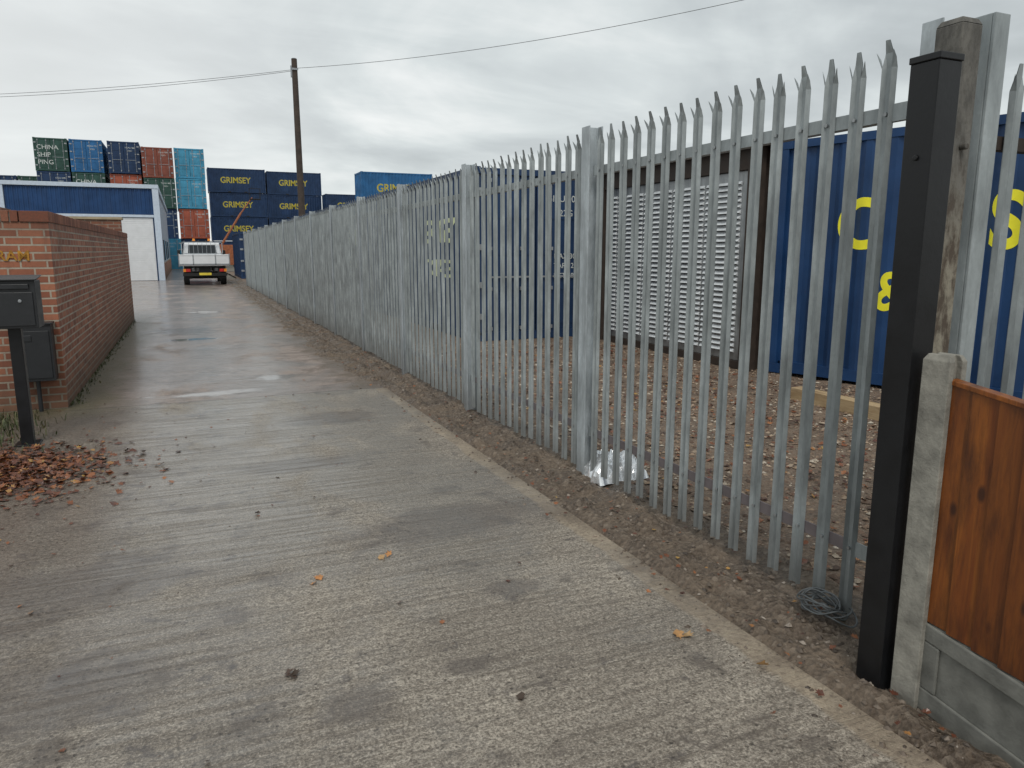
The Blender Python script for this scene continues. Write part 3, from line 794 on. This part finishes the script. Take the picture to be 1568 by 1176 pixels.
# ------------------------------------------------------------------ industrial unit
bld = empty('industrial_unit')
BX0, BX1, BY0, BY1, BH = -8.1, -1.0, 44.0, 70.0, 4.95
mb = MB(); mb.box(BX0+.05, BX1-.05, BY0+.05, BY1, 0, BH-.1)
mb.obj('walls', [simple('grey_cladding', (.36, .42, .50), .5, var=.08)], bld)
mb = MB(); vs = []; q = BX0+.3
pts_ = []
while q < BX1-.3:
    pts_ += [(q, 0), (q+.08, 0), (q+.11, .03), (q+.17, .03)]; q += .2
for a, b in pts_: vs += [(a, BY0-.02-b, 3.42), (a, BY0-.02-b, BH-.22)]
mb.add(vs, [(2*i, 2*i+2, 2*i+3, 2*i+1) for i in range(len(pts_)-1)])
mb.obj('ribbed_fascia', [M_navy], bld)
mb = MB()
mb.box(BX0-.05, BX1+.05, BY0-.14, BY0+.3, BH-.2, BH); mb.box(BX0-.05, BX0+.28, BY0-.12, BY0+.045, 0, BH-.205)
mb.box(BX1-.26, BX1+.04, BY0-.12, BY0+.045, 0, BH-.205)
mb.box(BX0+.285, BX1-.265, BY0-.10, BY0+.045, 3.28, 3.41)
mb.box(BX1-.04, BX1+.05, BY0+.31, BY1, BH-.25, BH)
mb.obj('white_trim', [M_trim], bld, bevel=.01)
mb = MB()
z = 0.02
while z < 3.24:
    mb.box(-3.05, -1.33, BY0-.03, BY0+.03, z, z+.085); mb.box(-3.05, -1.33, BY0-.018, BY0+.03, z+.0851, z+.0949); z += .095
mb.obj('roller_shutter', [M_white], bld, bevel=.006)
mb = MB(); mb.box(-3.17, -3.055, BY0-.06, BY0+.045, 0, 3.27); mb.box(-1.325, -1.265, BY0-.06, BY0+.045, 0, 3.27)
mb.box(-7.4, -6.2, BY0+.0, BY0+.045, 0, 2.2)
mb.obj('shutter_guides', [M_navy2], bld)
mb = MB(); mb.add([(BX0, BY0, BH-.02), (BX1, BY0, BH-.02), (BX1, BY1, BH+.02), (BX0, BY1, BH+.02)], [(0, 1, 2, 3)])
mb.obj('roof', [M_darkgrey], bld)
mb = MB()
for y_ in (50, 56, 62): mb.box(BX1-.045, BX1+.0, y_, y_+1.6, 1.0, 2.2)
mb.obj('side_windows', [M_glass], bld)
mb = MB(); mb.box(BX1-.049, BX1+.03, BY0+.31, BY1, 0, .9); mb.obj('plinth', [M_brick], bld)

# ------------------------------------------------------------------ flatbed truck (rear at y=0, heading +y)
tr = empty('flatbed_truck', (.88, 37.4, 0))
mb = MB()
mb.box(-1.05, 1.05, 0, 3.0, .88, .97, 0)
mb.box(-1.06, 1.06, -.045, -.005, .93, 1.40, 0)
for s in (-1, 1):
    x0, x1 = sorted((s*1.02, s*1.06)); mb.box(x0, x1, 0.0, 3.0, .975, 1.40, 0)
    x0, x1 = sorted((s*1.065, s*1.10)); mb.box(x0, x1, -.06, .03, .86, 1.44, 1); mb.box(x0, x1, 1.45, 1.52, .86, 1.42, 1)
    x0, x1 = sorted((s*.45, s*.50)); mb.box(x0, x1, -.06, -.046, .93, 1.40, 1)
mb.box(-1.06, 1.06, -.06, -.046, 1.35, 1.40, 0); mb.box(-1.06, 1.06, -.06, -.046, .93, .99, 1)
mb.obj('dropside_bed', [M_white, M_steel], tr, bevel=.006)
mb = MB()
for x0 in (-.95, .91): mb.box(x0, x0+.04, 2.95, 2.99, .98, 2.0)
mb.box(-.95, .95, 2.95, 2.99, 1.96, 2.0); mb.box(-.95, .95, 2.95, 2.985, 1.42, 1.45)
for i in range(9): mb.box(-.8+i*.2, -.785+i*.2, 2.96, 2.98, 1.45, 1.96)
mb.obj('headboard', [M_steel], tr)
pr = [(3.08, .55), (3.08, 1.35), (3.14, 1.93), (3.28, 2.0), (4.25, 2.0), (4.95, 1.35), (5.65, 1.15), (5.75, .5)]
mb = MB(); n = len(pr)
vs = [(-.92 if z < 1.4 else -.80, y, z) for y, z in pr]+[(.92 if z < 1.4 else .80, y, z) for y, z in pr]
mb.add(vs, [tuple(range(n-1, -1, -1)), tuple(range(n, 2*n))]+[(i, (i+1) % n, n+(i+1) % n, n+i) for i in range(n)])
mb.obj('cab', [M_white], tr, bevel=.04)
mb = MB(); mb.add([(-.66, 3.075, 1.42), (.66, 3.075, 1.42), (.62, 3.115, 1.85), (-.62, 3.115, 1.85)], [(0, 1, 2, 3)])
for s in (-1, 1): mb.add([(s*.925, 3.4, 1.38), (s*.925, 4.75, 1.38), (s*.815, 4.2, 1.88), (s*.815, 3.45, 1.88)], [(0, 1, 2, 3)])
mb.obj('windows', [M_glass], tr)
mb = MB()
for s in (-.42, .37): mb.box(s, s+.06, .05, 5.2, .62, .78)
mb.box(-.95, .95, -.02, .1, .42, .56); mb.box(-.9, -.55, .1, .14, .3, .8); mb.box(.55, .9, .1, .14, .3, .8)
mb.box(-.25, .25, .15, .5, .5, .8); mb.box(-.9, .9, .2, 2.9, .79, .875)
mb.cyl((-.6, .9, .35), (.6, .9, .35), .07); mb.box(-.85, .85, 3.1, 5.6, .35, .56)
mb.obj('chassis', [M_black], tr)
mb = MB()
for s in (-1, 1):
    for yq in (.95, 4.75):
        mb.cyl((s*.68, yq, .35), (s*.93, yq, .35), .35, n=28, mi=0); mb.cyl((s*.931, yq, .35), (s*.945, yq, .35), .19, n=20, mi=1)
mb.obj('wheels', [M_black, M_steel], tr, bevel=.01)
mb = MB()
for s in (-1, 1):
    x0, x1 = sorted((s*.62, s*.82)); mb.box(x0, x1, -.05, -.0, .62, .75, 0)
    x0, x1 = sorted((s*.821, s*.93)); mb.box(x0, x1, -.05, -.0, .62, .75, 1)
mb.box(-.26, .26, -.035, -.022, .46, .57, 2)
mb.obj('tail_lights_and_plate', [M_redl, M_amber, M_plate], tr)
mb = MB(); mb.box(-.5, .5, 3.4, 3.55, 2.02, 2.05, 1); mb.cyl((-.35, 3.47, 2.05), (-.35, 3.47, 2.17), .07, .055, mi=0); mb.cyl((.35, 3.47, 2.05), (.35, 3.47, 2.17), .07, .055, mi=0)
mb.obj('beacons', [M_amber, M_black], tr)
mb = MB()
for s in (-1, 1): mb.box(s*1.08-.07, s*1.08+.07, 4.55, 4.6, 1.3, 1.6)
mb.obj('mirrors', [M_black], tr, bevel=.02)

# ------------------------------------------------------------------ boom lift
bl = empty('boom_lift', (3.1, 62, 0))
mb = MB(); mb.box(-1.0, 1.0, -1.2, 1.2, .5, 1.3, 0); mb.box(-.8, .5, -.7, .7, 1.31, 2.0, 0)
mb.cyl((-.4, 0, 1.9), (1.2, 0, 4.4), .09, .08, n=10, mi=0); mb.cyl((1.2, 0, 4.4), (2.1, 0, 5.6), .06, .05, n=10, mi=0)
mb.box(1.9, 2.7, -.4, .4, 5.45, 5.5, 1)
for a in (1.9, 2.67):
    for b in (-.4, .37): mb.box(a, a+.03, b, b+.03, 5.5, 6.3, 1)
mb.box(1.9, 2.7, -.4, -.37, 6.27, 6.3, 1); mb.box(1.9, 2.7, .37, .4, 6.27, 6.3, 1)
for a in (-.9, .9):
    for b in (-1.25, 1.05): mb.cyl((a, b, .42), (a, b+.2, .42), .42, n=18, mi=2)
mb.obj('machine', [M_boom, M_black, M_black], bl, bevel=.01)

# ------------------------------------------------------------------ utility pole and cables
pole = empty('utility_pole', (5.3, 36.9, 0))
mb = MB(); mb.cyl((0, 0, -.1), (-.02, 0, 10.2), .17, .125, n=20, mi=0)
mb.cyl((-.02, 0, 10.2), (-.02, 0, 10.23), .13, .10, n=20, mi=1)
mb.box(-.16, .12, -.17, -.13, 9.7, 9.78, 1); mb.box(-.2, -.14, -.05, .05, 9.4, 9.9, 1)
mb.obj('shaft', [simple('creosoted_wood', (.06, .045, .036), .85, var=.35, scale=5), M_steel], pole)
cu = bpy.data.curves.new('cables', 'CURVE'); cu.dimensions = '3D'; cu.bevel_depth = .010
def wire(a, b, sag):
    s = cu.splines.new('POLY'); s.points.add(30); a = Vector(a); b = Vector(b)
    for i in range(31):
        t = i/30; p = a.lerp(b, t); p.z -= sag*4*t*(1-t); s.points[i].co = (*p, 1)
wire((0, 0, 9.8), (19.0, -23.0, 11.0), .75)
wire((0, 0, 9.75), (-22, 14, 9.3), .35); wire((0, 0, 9.7), (-22, 13.6, 9.15), .42)
o = bpy.data.objects.new('overhead_cables', cu); sc.collection.objects.link(o); cu.materials.append(M_cable); o.parent = pole

# ------------------------------------------------------------------ camera
cam = bpy.data.cameras.new('camera'); co_ = bpy.data.objects.new('camera', cam); sc.collection.objects.link(co_)
cam.sensor_width = 36; cam.lens = 26.0; cam.clip_end = 2000; cam.clip_start = .05
co_.location = (0, 0, 1.6)
co_.rotation_euler = (math.radians(90-10.26), 0, math.radians(-23.65))
sc.camera = co_
